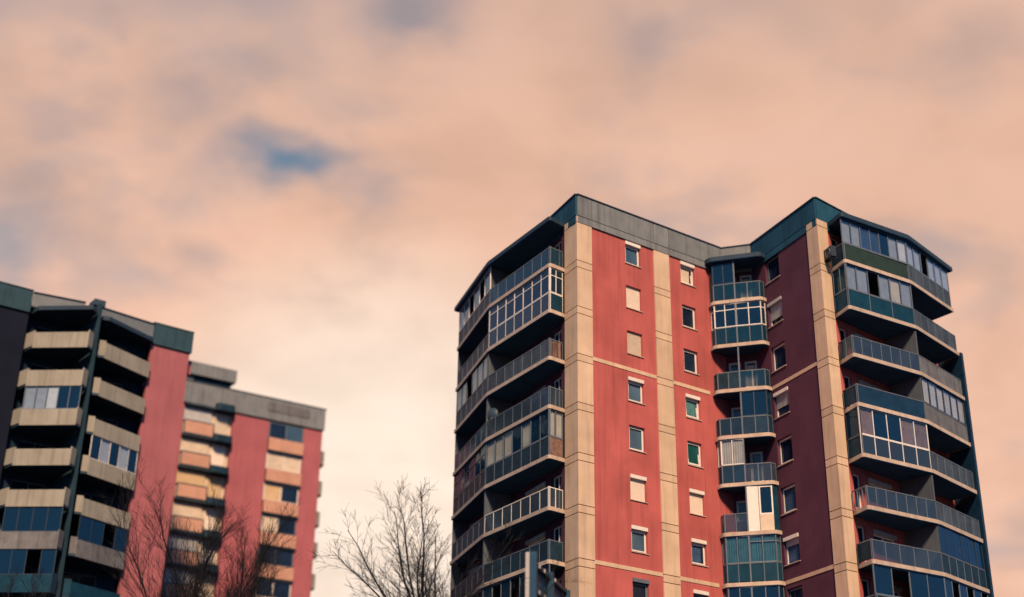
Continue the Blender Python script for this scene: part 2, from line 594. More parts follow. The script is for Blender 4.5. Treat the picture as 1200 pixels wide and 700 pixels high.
def glazing(par, P, Q, z0, z1, codes, frame='white', transom=0.0, bar=0.05, sub=False):
    """a glazed balcony front: one frame, every pane and curtain its own object"""
    L, rz = seg(P, Q)
    n = len(codes)
    mb = MB()
    H = z1 - z0
    for i in range(n + 1):
        x = min(max(L * i / n, bar / 2), L - bar / 2)
        mb.box(x - bar / 2, x + bar / 2, 0.03, 0.09, 0, H)
    mb.box(0, L, 0.028, 0.092, 0, bar).box(0, L, 0.028, 0.092, H - bar, H)
    if transom:
        mb.box(0, L, 0.032, 0.088, transom - bar / 2, transom + bar / 2)
    child('glazing_frame', mb.mesh('glazing_frame', frame), par, (P[0], P[1], z0), rz)
    for i, cde in enumerate(codes):
        if cde == 'o':
            continue
        a, b = L * i / n + bar / 2, L * (i + 1) / n - bar / 2
        w = round(b - a, 2)
        x, y = local(P, rz, a, 0)
        gm = {'b': 'blue_glass', 't': 'teal_glass', 'p': 'pale_glass'}.get(cde, 'clear_glass')
        settle(child('glass_pane', boxmesh('glass_pane', 0, w, 0.052, 0.064, bar, H - bar, gm), par, (x, y, z0), rz))
        cm = {'c': 'cream', 'w': 'pale_blind', 'g': 'green_curtain', 'n': 'brown_curtain', 'u': 'blue_curtain', 'W': 'white'}.get(cde)
        if cm:
            x, y = local(P, rz, a + 0.02, 0.12)
            if cde in 'wW':
                child('blind', slat_mesh(w - 0.04, H - 2 * bar, cm, 0.09, 'blind'), par, (x, y, z0 + bar), rz)
            else:
                child('curtain', curtain_mesh(w - 0.04, H - 2 * bar, cm), par, (x, y, z0 + bar), rz)


def slab_poly(poly, rad=0.22, keep=()):
    """round the outer corners of a slab outline a little"""
    out = []
    k = len(poly)
    for i, p in enumerate(poly):
        if i not in keep:
            out.append(p)
            continue
        a, b = poly[i - 1], poly[(i + 1) % k]
        la, lb = math.dist(a, p), math.dist(b, p)
        p0 = lerp(p, a, min(rad / la, 0.45))
        p1 = lerp(p, b, min(rad / lb, 0.45))
        for j in range(5):
            t = j / 4
            q = lerp(lerp(p0, p, t), lerp(p, p1, t), t)
            out.append(q)
    return out


def balcony(parent, poly, z, keep, fascia='slab', th=0.21, name='balcony'):
    """the slab itself; its underside is a sheet with blue shade put into its colour"""
    pl = slab_poly(poly, keep=keep)
    o = child(name, MB().prism(pl, -th, 0).mesh(name, fascia), parent, (0, 0, z))
    cx = sum(p[0] for p in pl) / len(pl)
    cy = sum(p[1] for p in pl) / len(pl)
    ins = [(cx + (p[0] - cx) * 0.985, cy + (p[1] - cy) * 0.985) for p in pl]
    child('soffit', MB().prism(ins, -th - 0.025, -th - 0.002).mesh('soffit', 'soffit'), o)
    return o


# ------------------------------------------------------------------ ground
g = mesh_from('ground', [(-3000, -3000, 0), (3000, -3000, 0), (3000, 3000, 0), (-3000, 3000, 0)], [(0, 1, 2, 3)], 'asphalt')
ground = bpy.data.objects.new('ground', g)
COL.objects.link(ground)
ground['kind'] = 'structure'

# ================================================================== the red and tan tower
ANG = 0.62864
T = thing('apartment_tower', 'tall red apartment tower with tan corner columns and stacked angled balconies', 'building', (3.6086, 68.787, 0), ANG)
Z0 = 37.612                     # joint level under the parapet


def Z(k):
    return Z0 - 2.8 * k


ZTOP = Z0 + 1.36
C1, C2 = (0.0, 0.0), (10.92, -8.05)
IN1, IN2 = (11.34, 0.0), (12.42, -1.55)            # the short wall across the inner corner
C1L = (0.20, 1.30)                                 # column edge on the left side
LEND = (3.20, 15.30)                               # far end of the left side
C2L, C2R = (11.10, -7.18), (11.95, -7.90)
REND = (22.25, -6.85)
BACK = [(22.25, 6.0), (14.0, 12.0)]
LV = 9

# --- front wall (left wing) with two columns of windows
fw = []
for k in range(LV):
    fw.append((3.58, 4.72, Z(k) - 1.90, Z(k) - 0.50))
    fw.append((7.90, 9.02, Z(k) - 1.92, Z(k) - 0.52))
wall('wall', C1, IN1, 0, Z0 - 0.44, fw, 'red', T)
lspec = [dict(pane='pane_blue', box=True), dict(shut=1.0), dict(shut=1.0, shutm='cream'), dict(pane='pane_blue', box=True), dict(pane='pane_blue'),
         dict(shut=1.0, box=True), dict(pane='pane_blue', box=True), dict(pane='pane_dark', box=True, boxm='grey_frame', frame='grey_frame'), dict(pane='pane_dark')]
rspec = [dict(pane='pane_dark', box=True, curtain='cream', tilt=True), dict(pane='pane_dark'), dict(pane='pane_dark'), dict(pane='pane_blue', box=True, tilt=True, curtain='green_curtain'),
         dict(pane='pane_green', tilt=True), dict(shut=1.0, box=True), dict(pane='pane_dark', box=True, curtain='blue_curtain'), dict(pane='pane_dark', box=True, frame='grey_frame'), dict(pane='pane_dark')]
for k in range(LV):
    window(T, C1, IN1, 3.58, 4.72, Z(k) - 1.90, Z(k) - 0.50, **lspec[k])
    window(T, C1, IN1, 7.90, 9.02, Z(k) - 1.92, Z(k) - 0.52, **rspec[k])
# thin tan bands on the wall
for k in (3, 7, 11):
    for a, b in ((1.02, 5.71), (6.96, 9.85)):
        child('string_course', boxmesh('string_course', a, b, -0.03, 0.02, -0.16, 0.05, 'tan'), T, (0, 0, Z(k)))

# --- wall of the right wing that looks across at it
inner_len, inner_rz = seg(IN2, C2L)
rw = []
for k in range(LV):
    s1 = inner_len - 3.02
    rw.append((s1 - 1.42, s1, Z(k) - 1.92, Z(k) - 0.42))
wall('wall', IN2, C2L, 0, Z0 - 0.44, rw, 'red_shaded', T)
wspec = [dict(pane='pane_dark', frame='grey_frame'), dict(shut=0.72, box=True, shutm='pale_blind', boxm='pale_blind'), dict(pane='pane_dark'), dict(shut=0.6, box=True, shutm='pale_blind'), dict(pane='pane_dark'), dict(pane='pane_dark', curtain='blue_curtain'),
         dict(pane='pane_dark', box=True, curtain='blue_curtain', shut=0.25, shutm='pale_blind'), dict(pane='pane_dark', frame='grey_frame'), dict(pane='pane_dark')]
for k in range(LV):
    h = rw[k]
    window(T, IN2, C2L, *h, **wspec[k])
for k in (3, 7, 11):
    child('string_course', boxmesh('string_course', 1.35, inner_len - 0.02, -0.03, 0.02, -0.16, 0.05, 'tan'), T, (IN2[0], IN2[1], Z(k)), inner_rz)

# --- short wall across the inner corner, side walls behind the balconies, plain rear walls
bay_len, bay_rz = seg(IN1, IN2)
bay_holes = []
for k in range(1, LV + 1):
    bay_holes += [(0.10, 0.85, Z(k) + 0.95, Z(k) + 2.2), (1.05, 1.80, Z(k) + 0.08, Z(k) + 2.2)]
wall('wall', IN1, IN2, 0, Z0 - 0.44, bay_holes, 'red_shaded', T)
for k in range(1, LV + 1):
    window(T, IN1, IN2, 0.10, 0.85, Z(k) + 0.95, Z(k) + 2.2, pane='pane_blue', sill=False)
    window(T, IN1, IN2, 1.05, 1.80, Z(k) + 0.08, Z(k) + 2.2, pane='pane_blue', sill=False, curtain='cream' if k in (1, 3) else None)
left_len, left_rz = seg(LEND, C1L)
lh = []
for k in range(1, LV + 1):
    for (a, b, lo) in ((left_len - 1.75, left_len - 0.55, 0.08), (left_len - 5.0, left_len - 2.5, 0.9), (1.2, 3.4, 0.9), (4.2, 5.4, 0.08)):
        lh.append((a, b, Z(k) + lo, Z(k) + 2.2))
wall('wall', LEND, C1L, 0, Z0 - 0.44, lh, 'red_shaded', T)
for i, h in enumerate(lh):
    window(T, LEND, C1L, *h, pane='pane_dark', box=(i % 4 in (1, 2)), boxm='pale_blind', mull=1, sill=False, sash=False)
right_len, right_rz = seg(C2R, REND)
rh = []
for k in range(1, LV + 1):
    for (a, b, lo) in ((0.35, 1.1, 0.3), (1.75, 3.9, 0.9), (5.6, 7.6, 0.9), (8.2, 9.3, 0.08)):
        rh.append((a, b, Z(k) + lo, Z(k) + 2.2))
wall('wall', C2R, REND, 0, Z0 - 0.44, rh, 'red', T)
for i, h in enumerate(rh):
    window(T, C2R, REND, *h, pane='pane_dark', box=(i % 4 == 1), boxm='pale_blind', mull=1 if i % 4 in (1, 2) else 0, sill=False, sash=False)
rear = [REND] + BACK + [LEND]
for i in range(len(rear) - 1):
    wall('wall', rear[i], rear[i + 1], 0, Z0 - 0.44, [], 'red', T)
inset = [(0.4, 0.35), (11.5, 0.35), (12.85, -1.5), (11.4, -7.6), (21.9, -6.5), (21.9, 5.7), (14.0, 11.6), (3.5, 14.9)]
child('roof', MB().prism(inset, Z0 + 0.55, Z0 + 0.8).mesh('roof', 'roof'), T)

# --- corner columns, built of storey-high concrete panels with open joints
J = 0.045


def panels(poly, m, k0, k1, first_top=None):
    """storey panel + short band panel for every floor between joints"""
    for k in range(k0, k1):
        top, mid, bot = Z(k) - J, Z(k) - 0.42, Z(k + 1)
        me = MB().prism(poly, 0, top - mid).mesh('band_panel', m)
        child('band_panel', me, T, (0, 0, mid))
        me = MB().prism(poly, 0, mid - J - bot).mesh('cladding_panel', m)
        child('cladding_panel', me, T, (0, 0, bot))


u = 0.07
colA = [(-u, -u), (1.02, -u), (1.02, 0.06), (0.10, 0.06), (C1L[0] + 0.10, C1L[1]), (C1L[0] - u, C1L[1])]
panels(colA, 'tan', 0, 13)
colS = [(5.73, -u), (6.94, -u), (6.94, 0.05), (5.73, 0.05)]
panels(colS, 'tan', 0, 13)
colB = [(C2[0] - u, C2[1] - u), (11.72, -8.10), (C2R[0] - 0.1, C2R[1] + 0.1), (11.15, -7.86), (C2L[0] + 0.1, C2L[1] + 0.02), (C2L[0] - u, C2L[1] + 0.02)]
panels(colB, 'tan', 0, 13)
for (x, y, w, d) in ((0.02, 0.02, 0.9, 0.035), (5.80, 0.0, 1.08, 0.02)):
    pass

# --- parapet panels with vertical joints, coping on top
def parapet_run(P, Q, cuts, m, out=0.09, th=0.22):
    L, rz = seg(P, Q)
    xs = [0.0] + cuts + [L]
    for i in range(len(xs) - 1):
        a, b = xs[i] + (0.0 if i == 0 else J / 2), xs[i + 1] - (0.0 if i == len(xs) - 2 else J / 2)
        x, y = local(P, rz, a, 0)
        w = round(b - a, 3)
        child('parapet_panel', boxmesh('parapet_panel', 0, w, -out, th, 0.0, 1.30, m), T, (x, y, Z0), rz)
        child('parapet_band', boxmesh('parapet_band', 0, w, -out, th, -0.44, -J, m), T, (x, y, Z0), rz)
    child('coping', boxmesh('coping', -0.05, L + 0.05, -out - 0.06, th + 0.05, 1.305, 1.36, 'coping'), T, (P[0], P[1], Z0), rz)


parapet_run((0.0, 0.0), IN1, [1.02, 5.73, 6.94], 'parapet')
parapet_run((IN1[0] + 0.03, IN1[1] - 0.05), (IN2[0] - 0.02, IN2[1] + 0.05), [], 'parapet')
parapet_run((IN2[0] + 0.0, IN2[1] - 0.06), (C2[0] + 0.02, C2[1]), [inner_len - 0.05], 'parapet_shaded')
parapet_run((C2[0], C2[1] + 0.03), (REND[0], REND[1] - 0.1), [0.9, 5.8], 'parapet_shaded')
parapet_run((LEND[0] - 0.1, LEND[1]), (-0.02, 0.0), [7.0, 13.9], 'parapet_shaded')
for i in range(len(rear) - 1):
    parapet_run(rear[i], rear[i + 1], [], 'parapet_shaded')

# --- balconies on the left side ------------------------------------------------
LA, LB, LC, LD = C1L, (-1.02, 1.20), (-0.25, 8.20), (2.15, 15.10)
left_poly = [(LA[0] + 0.02, LA[1] + 0.02), LB, LC, LD, (LEND[0] - 0.05, LEND[1] - 0.12)]
can = balcony(T, [(p[0], p[1]) for p in [LA, (-1.15, 1.05), (-0.40, 8.2), (1.95, 15.25), LEND]], Z(0) + 0.06, (1, 2), 'dark_fascia', 0.24, 'canopy')
OUT = dict(
    l1={1: ('teal_glass', 7), 2: ('pale_glass', 7), 3: ('rail_grey', 7), 4: ('pale_glass', 7), 5: ('rail_dark', 7), 6: ('pale_glass', 7), 7: ('rail_dark', 7), 8: ('rail_blue', 7), 9: ('rail_dark', 7)},
    l2={1: ('rail_grey', 6), 2: ('rail_grey', 6), 3: ('rail_grey', 6), 4: ('teal_glass', 6), 5: ('rail_dark', 6), 6: ('rail_teal', 6), 7: ('rail_dark', 6), 8: ('rail_dark', 6), 9: ('rail_dark', 6)},
    l0={1: ('teal_glass', 1), 2: ('rail_teal', 1), 3: ('slats', 1), 4: ('pale_glass', 2), 5: ('rail_brown', 1), 6: ('pale_glass', 2), 7: ('rail_dark', 1), 8: ('rail_dark', 1), 9: ('rail_dark', 1)})
GL = dict(
    l1={2: ('bbbbbbb', 'white', 1.05), 5: ('cccbcbb', 'grey_frame', 0), 8: ('bobobob', 'grey_frame', 0)},
    l2={1: ('wwowow', 'white', 0.0), 3: ('ccoccc', 'dark_frame', 0), 5: ('bbbbbb', 'dark_frame', 0.9)},
    l0={2: ('bb', 'white', 1.05), 5: ('cc', 'grey_frame', 0)})


def leg(par, P, Q, k, rails, glz, post='grey_frame'):
    # the outside lies to the right of P -> Q
    st, n = rails[k]
    railing(par, P, Q, st, n, post=post)
    if k in glz:
        codes, fr, tr = glz[k]
        glazing(par, P, Q, 1.07, 2.57, codes, fr, tr)


for k in range(1, LV + 1):
    b = balcony(T, left_poly, Z(k), (1, 2), 'slab')
    post = 'white' if k in (2, 6) else 'grey_frame'
    q1, q2, q3, q0 = (LB[0] + 0.05, LB[1] + 0.05), (LC[0] + 0.05, LC[1]), (LD[0] + 0.03, LD[1] - 0.08), (LA[0] - 0.12, LA[1] + 0.06)
    leg(b, q2, q1, k, OUT['l1'], GL['l1'], post)
    leg(b, q3, q2, k, OUT['l2'], GL['l2'])
    leg(b, q1, q0, k, OUT['l0'], GL['l0'], post)
    # wall between the two flats
    wallx = LEND[0] + (C1L[0] - LEND[0]) * (LEND[1] - 8.2) / (LEND[1] - C1L[1])
    child('partition', boxmesh('partition', LC[0] + 0.12, wallx + 0.05, 0, 0.12, 0.0, 2.565, 'partition'), b, (0, 8.22, 0))
    child('end_screen', boxmesh('end_screen', LD[0] + 0.1, LEND[0] - 0.08, 0, 0.1, 0.0, 2.565, 'partition'), b, (0, 14.98, 0))

# --- balconies on the right side -----------------------------------------------
RA, RB, RC, RD = C2R, (11.50, -9.30), (16.70, -9.70), (21.95, -8.62)
right_poly = [(RA[0] + 0.02, RA[1] - 0.02), RB, RC, RD, (REND[0] - 0.25, REND[1] - 0.08)]
balcony(T, [RA, (11.42, -9.42), (16.72, -9.84), (22.35, -8.62), REND], Z(0) + 0.06, (1, 2), 'dark_fascia', 0.26, 'canopy')
ROUT = dict(
    l1={1: ('rail_olive', 1), 2: ('rail_teal', 3), 3: ('pale_glass', 7), 4: ('rail_blue', 1), 5: ('pale_glass', 5), 6: ('pale_glass', 7), 7: ('pale_glass', 5), 8: ('rail_dark', 4), 9: ('rail_dark', 4)},
    l2={1: ('rail_grey', 6), 2: ('rail_grey', 6), 3: ('rail_pale', 6), 4: ('rail_pale', 6), 5: ('rail_grey', 6), 6: ('rail_grey', 6), 7: ('rail_dark', 6), 8: ('rail_dark', 6), 9: ('rail_dark', 6)},
    l0={1: ('rail_dark', 1), 2: ('rail_teal', 1), 3: ('pale_glass', 2), 4: ('rail_dark', 1), 5: ('rail_dark', 1), 6: ('open', 3), 7: ('rail_dark', 1), 8: ('rail_dark', 1), 9: ('rail_dark', 1)})
RGL = dict(
    l1={1: ('wwuubwW', 'grey_frame', 0), 2: ('wwowcw', 'grey_frame', 0), 5: ('nbbnn', 'white', 0), 8: ('bobb', 'grey_frame', 0)},
    l2={1: ('WWoWWW', 'grey_frame', 0), 4: ('cccccc', 'dark_frame', 0), 7: ('bbbbbb', 'dark_frame', 0), 8: ('bobobo', 'grey_frame', 0)},
    l0={5: ('bb', 'dark_frame', 0), 2: ('tt', 'grey_frame', 0)})
for k in range(1, LV + 1):
    b = balcony(T, right_poly, Z(k), (1, 2), 'slab')
    q0, q1, q2, q3 = (RA[0] - 0.08, RA[1] - 0.1), (RB[0] + 0.06, RB[1] + 0.05), (RC[0], RC[1] + 0.05), (RD[0] - 0.06, RD[1] + 0.04)
    leg(b, q0, q1, k, ROUT['l0'], RGL['l0'])
    leg(b, q1, q2, k, ROUT['l1'], RGL['l1'], 'white' if k in (5,) else 'grey_frame')
    leg(b, q2, q3, k, ROUT['l2'], RGL['l2'])
    wally = C2R[1] + (REND[1] - C2R[1]) * (16.7 - C2R[0]) / (REND[0] - C2R[0])
    child('partition', boxmesh('partition', 0, 0.12, RC[1] + 0.12, wally + 0.05, 0, 2.565, 'partition'), b, (16.65, 0, 0))
# end wall that closes the lower balconies
child('end_wall', MB().prism([(22.0, -8.70), (22.28, -8.64), (22.5, -6.8), (22.27, -6.8)], 0, Z(2)).mesh('end_wall', 'rail_blue'), T)

# --- balconies across the inner corner -----------------------------------------
B0, B1_, B2_, B3 = (10.06, -0.03), (9.90, -0.52), (11.58, -2.86), (12.06, -2.84)
bay_poly = [B0, B1_, B2_, B3, (IN2[0] - 0.06, IN2[1]), (IN1[0], IN1[1] - 0.06)]
balcony(T, [(9.82, -0.1), (9.70, -0.58), (11.50, -3.08), (12.02, -3.0), (IN2[0] - 0.06, IN2[1]), (IN1[0], IN1[1] - 0.1)], Z(0) + 0.02, (1, 2), 'dark_fascia', 0.26, 'canopy')
MID = lerp(B1_, B2_, 0.47)
BR = {1: ('teal_glass', 'teal_glass'), 2: ('teal_glass', 'teal_glass'), 3: ('rail_dark', 'teal_glass'), 4: ('rail_blue', 'rail_blue'), 5: ('rail_blue', 'pale_glass'),
      6: ('pale_glass', None), 7: ('rail_teal', 'rail_teal'), 8: ('rail_dark', 'rail_dark'), 9: ('rail_dark', 'rail_dark')}
BG = {1: (('bb', 'dark_frame', 0), None), 2: (('bb', 'white', 1.1), ('bb', 'white', 1.1)), 4: (None, ('bb', 'dark_frame', 0)), 5: (('cc', 'white', 0), None),
      7: (('gg', 'grey_frame', 0), ('gg', 'grey_frame', 1.15)), 8: (('bb', 'grey_frame', 0), ('bb', 'grey_frame', 0))}
for k in range(1, LV + 1):
    b = balcony(T, bay_poly, Z(k), (1, 2), 'slab')
    e0, e1, em, e2, e3 = (B0[0] + 0.08, B0[1] - 0.03), (B1_[0] + 0.07, B1_[1] + 0.0), MID, (B2_[0] + 0.02, B2_[1] + 0.07), (B3[0] - 0.05, B3[1] + 0.06)
    ls, rs = BR[k]
    railing(b, e0, e1, ls, 1)
    railing(b, e1, em, ls, 2)
    if rs:
        railing(b, em, e2, rs, 2)
        railing(b, e2, e3, rs, 1)
    gl = BG.get(k, (None, None))
    if gl[0]:
        glazing(b, e1, em, 1.07, 2.57, *gl[0])
        glazing(b, e0, e1, 1.07, 2.57, gl[0][0][0], *gl[0][1:])
    if gl[1]:
        glazing(b, em, e2, 1.07, 2.57, *gl[1])
        glazing(b, e2, e3, 1.07, 2.57, gl[1][0][0], *gl[1][1:])
    L_, rz_ = seg(e1, e2)
    child('post', boxmesh('post', -0.04, 0.04, 0.03, 0.1, 0, 2.565, 'grey_frame'), b, (MID[0], MID[1], 0), rz_)
    if k == 6:                                   # white boarded half with its own window
        L2, r2 = seg(em, e2)
        child('white_panel', boxmesh('white_panel', 0.04, L2 * 0.44, 0.03, 0.09, 0.0, 2.565, 'white'), b, (em[0], em[1], 0), r2)
        x, y = local(em, r2, L2 * 0.46, 0.03)
        fr = child('white_window', frame_mesh(L2 * 0.52, 1.65, 0.09, 0, 0.06, 'white', name='white_window'), b, (x, y, 0.9), r2)
        child('infill_panel', boxmesh('infill_panel', 0.0, L2 * 0.52, 0.0, 0.06, -0.9, -0.005, 'cream'), b, (x, y, 0.9), r2)
        child('glass_pane', boxmesh('glass_pane', 0.09, L2 * 0.52 - 0.09, 0.03, 0.045, 0.09, 1.56, 'blue_glass'), b, (x, y, 0.9), r2)
        L3, r3 = seg(e2, e3)
        child('side_panel', boxmesh('side_panel', 0.0, L3, 0.03, 0.09, 0.0, 2.565, 'rail_teal'), b, (e2[0], e2[1], 0), r3)

# ================================================================== balcony block on the left
D1 = 36.8
B1 = thing('apartment_block', 'long apartment block with two zigzag stacks of beige balcony fronts', 'building', (-24.05, 95.05, 0), R(D1))
z1top, z1can = 40.9, 39.2


def zb(k):
    return 36.4 - 2.8 * k


wall('wall', (-3.0, 0), (0, 0), 0, z1can, [], 'rosered', B1)
wall('wall', (-24.0, 0), (-12.1, 0), 0, z1can, [], 'rosered_dimmed', B1)
wall('wall', (0, 0), (0.3, 9.0), 0, z1can, [], 'rosered', B1)
wall('wall', (0.3, 9.0), (-24, 9), 0, z1can, [], 'rosered', B1)
wall('wall', (-24, 9), (-24, 0), 0, z1can, [], 'rosered', B1)
bh = []
for k in range(10):
    bh += [(1.0, 3.4, zb(k) + 0.3, zb(k) + 2.4), (5.4, 7.8, zb(k) + 0.3, zb(k) + 2.4)]
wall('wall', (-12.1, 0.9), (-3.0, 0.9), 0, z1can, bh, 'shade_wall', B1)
for h in bh:
    window(B1, (-12.1, 0.9), (-3.0, 0.9), *h, pane='pane_dark', frame='grey_frame', mull=1, sill=False, sash=False)
child('roof', MB().box(-24, 0.25, 0.25, 8.8, z1can + 0.6, z1can + 0.9).mesh('roof', 'roof'), B1)
for a, b in ((-24.0, -18.02), (-17.98, -12.1), (-3.05, 0.12)):
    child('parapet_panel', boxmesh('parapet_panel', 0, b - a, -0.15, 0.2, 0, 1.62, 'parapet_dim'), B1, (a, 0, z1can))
    child('coping', boxmesh('coping', -0.02, b - a + 0.02, -0.2, 0.25, 1.625, 1.69, 'coping'), B1, (a, 0, z1can))
child('parapet_panel', boxmesh('parapet_panel', -0.1, 0.12, 0.2, 9, 0, 1.62, 'parapet_dim'), B1, (0, 0.01, z1can))
child('parapet_step', boxmesh('parapet_step', 0.0, 0.5, 0.6, 3.0, -1.4, -0.3, 'rosered'), B1, (0.02, 0, z1can))
# ribbed metal roof edges over the stacks
for P, Q in (((-12.1, -0.25), (-8.55, -0.85)), ((-7.7, -0.75), (-3.05, -0.2))):
    L, rz = seg(P, Q)
    mb = MB()
    n = int(L / 0.17)
    for i in range(n):
        x = L * i / n
        mb.box(x, x + L / n * 0.55, -0.05, 0.0, 0.45, 1.35)
    mb.box(0, L, 0.0, 0.15, 0.40, 1.45)
    child('ribbed_fascia', mb.mesh('ribbed_fascia', 'corrugated'), B1, (P[0], P[1], z1can), rz)
    child('coping', boxmesh('coping', 0, L, -0.1, 0.3, 1.455, 1.52, 'coping'), B1, (P[0], P[1], z1can), rz)
SL = [(-12.0, 0.95), (-11.75, -0.86), (-8.80, -3.41), (-8.30, -2.9), (-8.25, 0.95)]
SR = [(-7.75, 0.95), (-7.55, -2.05), (-7.12, -2.17), (-3.08, -0.44), (-3.02, 0.95)]
child('canopy', MB().prism(SL, -0.12, 0.18).mesh('canopy', 'dark_fascia'), B1, (0, 0, z1can + 0.15))
child('canopy', MB().prism(SR, -0.12, 0.18).mesh('canopy', 'dark_fascia'), B1, (0, 0, z1can + 0.15))
child('dividing_wall', MB().prism([(-8.22, 0.9), (-8.15, -2.7), (-7.85, -2.5), (-7.78, 0.9)], 0, z1can + 0.9).mesh('dividing_wall', 'parapet_dim'), B1)
child('roof_box', MB().box(-8.4, -7.6, -2.3, -1.2, z1can + 0.9, z1can + 1.35).mesh('roof_box', 'coping'), B1)
GB_L = {2: ('wwWbb', 'grey_frame'), 5: ('bbbb', 'dark_frame'), 6: ('bbob', 'dark_frame')}
GB_R = {3: ('bWbWb', 'white'), 5: ('bbob', 'dark_frame')}
ps = {}
for k in range(10):
    for side, (poly, P, Q, P0) in enumerate(((SL, SL[1], SL[2], SL[0]), (SR, SR[2], SR[3], SR[1]))):
        ins = [(x, y) for x, y in poly]
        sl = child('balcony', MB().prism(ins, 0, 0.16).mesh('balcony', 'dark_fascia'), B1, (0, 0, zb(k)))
        # solid front in board-marked panels
        L, rz = seg(P, Q)
        hh = 1.12
        fm = 'beige_panel' if k < 5 else ('rail_pale' if k == 5 else 'rail_teal')  # lower storeys darker: the block's dim foot put into the front colours
        n = 3
        for i in range(n):
            x, y = local(P, rz, L * i / n + 0.006, -0.03)
            child('front_panel', boxmesh('front_panel', 0, L / n - 0.012, 0, 0.09, -0.02, hh, fm), sl, (x, y, 0), rz)
        if side == 0:
            Pa, Qa = (SL[0][0] - 0.0, 0.2), SL[1]
            parapet_panel(sl, Pa, Qa, fm, hh, 0.16, 'side_panel')
            parapet_panel(sl, SL[2], SL[3], fm, hh, 0.16, 'side_panel')
            gz = GB_L.get(k)
        else:
            parapet_panel(sl, SR[1], SR[2], fm, hh, 0.16, 'side_panel')
            gz = GB_R.get(k)
        if gz:
            glazing(sl, P, Q, hh + 0.01, 2.79, gz[0], gz[1])

# ================================================================== the farther block
D2 = 33.0
B2 = thing('apartment_block', 'distant rose red apartment block with salmon balcony fronts and grey roof band', 'building', (-17.0, 118.2, 0), R(D2))
z2top, z2band = 43.0, 41.0


def zc(k):
    return 38.2 - 2.8 * k


SEG = [(-1.85, 0.0), (-8.55, -5.2), (-30.0, -13.3)]
for a, b in ((-1.85, 0.0), (-8.6, -5.2), (-14.2, -13.1), (-30, -15.6)):
    wall('wall', (a, 0), (b, 0), 0, z2band, [], 'rose', B2)
wall('wall', (0, 0), (0.2, 10), 0, z2band, [], 'rose', B2)
wall('wall', (0.2, 10), (-30, 10), 0, z2band, [], 'rose', B2)
wall('wall', (-30, 10), (-30, 0), 0, z2band, [], 'rose', B2)
# roof band of concrete panels
xs = [-30, -24, -18, -13.1, -8.6, -5.2, -1.85, 0.12]
for i in range(len(xs) - 1):
    a, b = xs[i], xs[i + 1]
    child('parapet_panel', boxmesh('parapet_panel', 0.02, b - a - 0.02, -0.18, 0.25, 0, 1.95, 'parapet'), B2, (a, 0, z2band))
child('parapet_panel', boxmesh('parapet_panel', -0.1, 0.12, 0.26, 10, 0, 1.95, 'parapet'), B2, (0.0, 0, z2band))
child('coping', boxmesh('coping', -30, 0.16, -0.24, 0.3, 1.955, 2.03, 'rail_grey'), B2, (0, 0, z2band))
child('inset_panel', boxmesh('inset_panel', -5.6, -1.5, -0.23, -0.185, 0.75, 1.6, 'rail_pale'), B2, (0, 0, z2band))
child('roof', MB().box(-29.8, 0, 0.3, 9.8, z2band + 0.8, z2band + 1.1).mesh('roof', 'roof'), B2)
# stair penthouse
ph = child('penthouse', MB().box(-15.0, -8.7, 1.2, 6.0, z2band + 1.1, z2band + 3.6).mesh('penthouse', 'rail_dark'), B2)
child('penthouse_roof', MB().box(-15.4, -8.4, 0.7, 6.4, z2band + 3.0, z2band + 4.15).mesh('penthouse_roof', 'parapet'), ph)
child('penthouse_pier', MB().box(-13.4, -12.2, 1.1, 1.3, z2band + 1.2, z2band + 2.9).mesh('penthouse_pier', 'parapet'), ph)
for i in range(9):
    child('louvre', boxmesh('louvre', 0, 0.16, 0, 0.06, 0, 1.1, 'rail_teal'), ph, (-11.8 + i * 0.34, 1.12, z2band + 1.75))
# right stack: loggias with salmon fronts
wall('wall', (-5.2, 0.55), (-1.85, 0.55), 0, z2band, [], 'rail_grey', B2)
loggia = {-1: 'bb', 0: 'WW', 1: 'cb', 2: 'cb', 3: 'bb', 4: 'bb', 5: 'bb', 6: 'bb', 7: 'bb', 8: 'bb', 9: 'bb'}
loggia_mat = {1: 'ochre', 2: 'cream', 0: 'cream'}
for k in range(0, 10):
    z = zc(k)
    s = child('balcony', boxmesh('balcony', -5.2, -1.85, -0.22, 0.8, -0.12, 0.10, 'dark_fascia'), B2, (0, 0, z))
    n = 3
    for i in range(n):
        child('front_panel', boxmesh('front_panel', 0.008, 3.35 / n - 0.008, -0.30, -0.20, 0.02, 1.12, 'salmon'), s, (-5.2 + 3.35 * i / n, 0, 0))
    codes = loggia[k - 1]
    fr = child('window', frame_mesh(3.3, 1.5, 0.09, 0, 0.08, 'grey_frame' if k in (0, 3, 4) else 'white', (1.65,)), B2, (-5.17, 0.0, z + 1.16))
    for i, cde in enumerate(codes):
        mm = {'b': 'pane_blue' if i == 1 and k == 0 else 'pane_dark', 'W': 'cream', 'c': loggia_mat.get(k - 1, 'cream')}[cde]
        child('pane', boxmesh('pane', 0.09 if i == 0 else 1.70, 1.60 if i == 0 else 3.21, 0.03, 0.06, 0.09, 1.41, mm), fr)
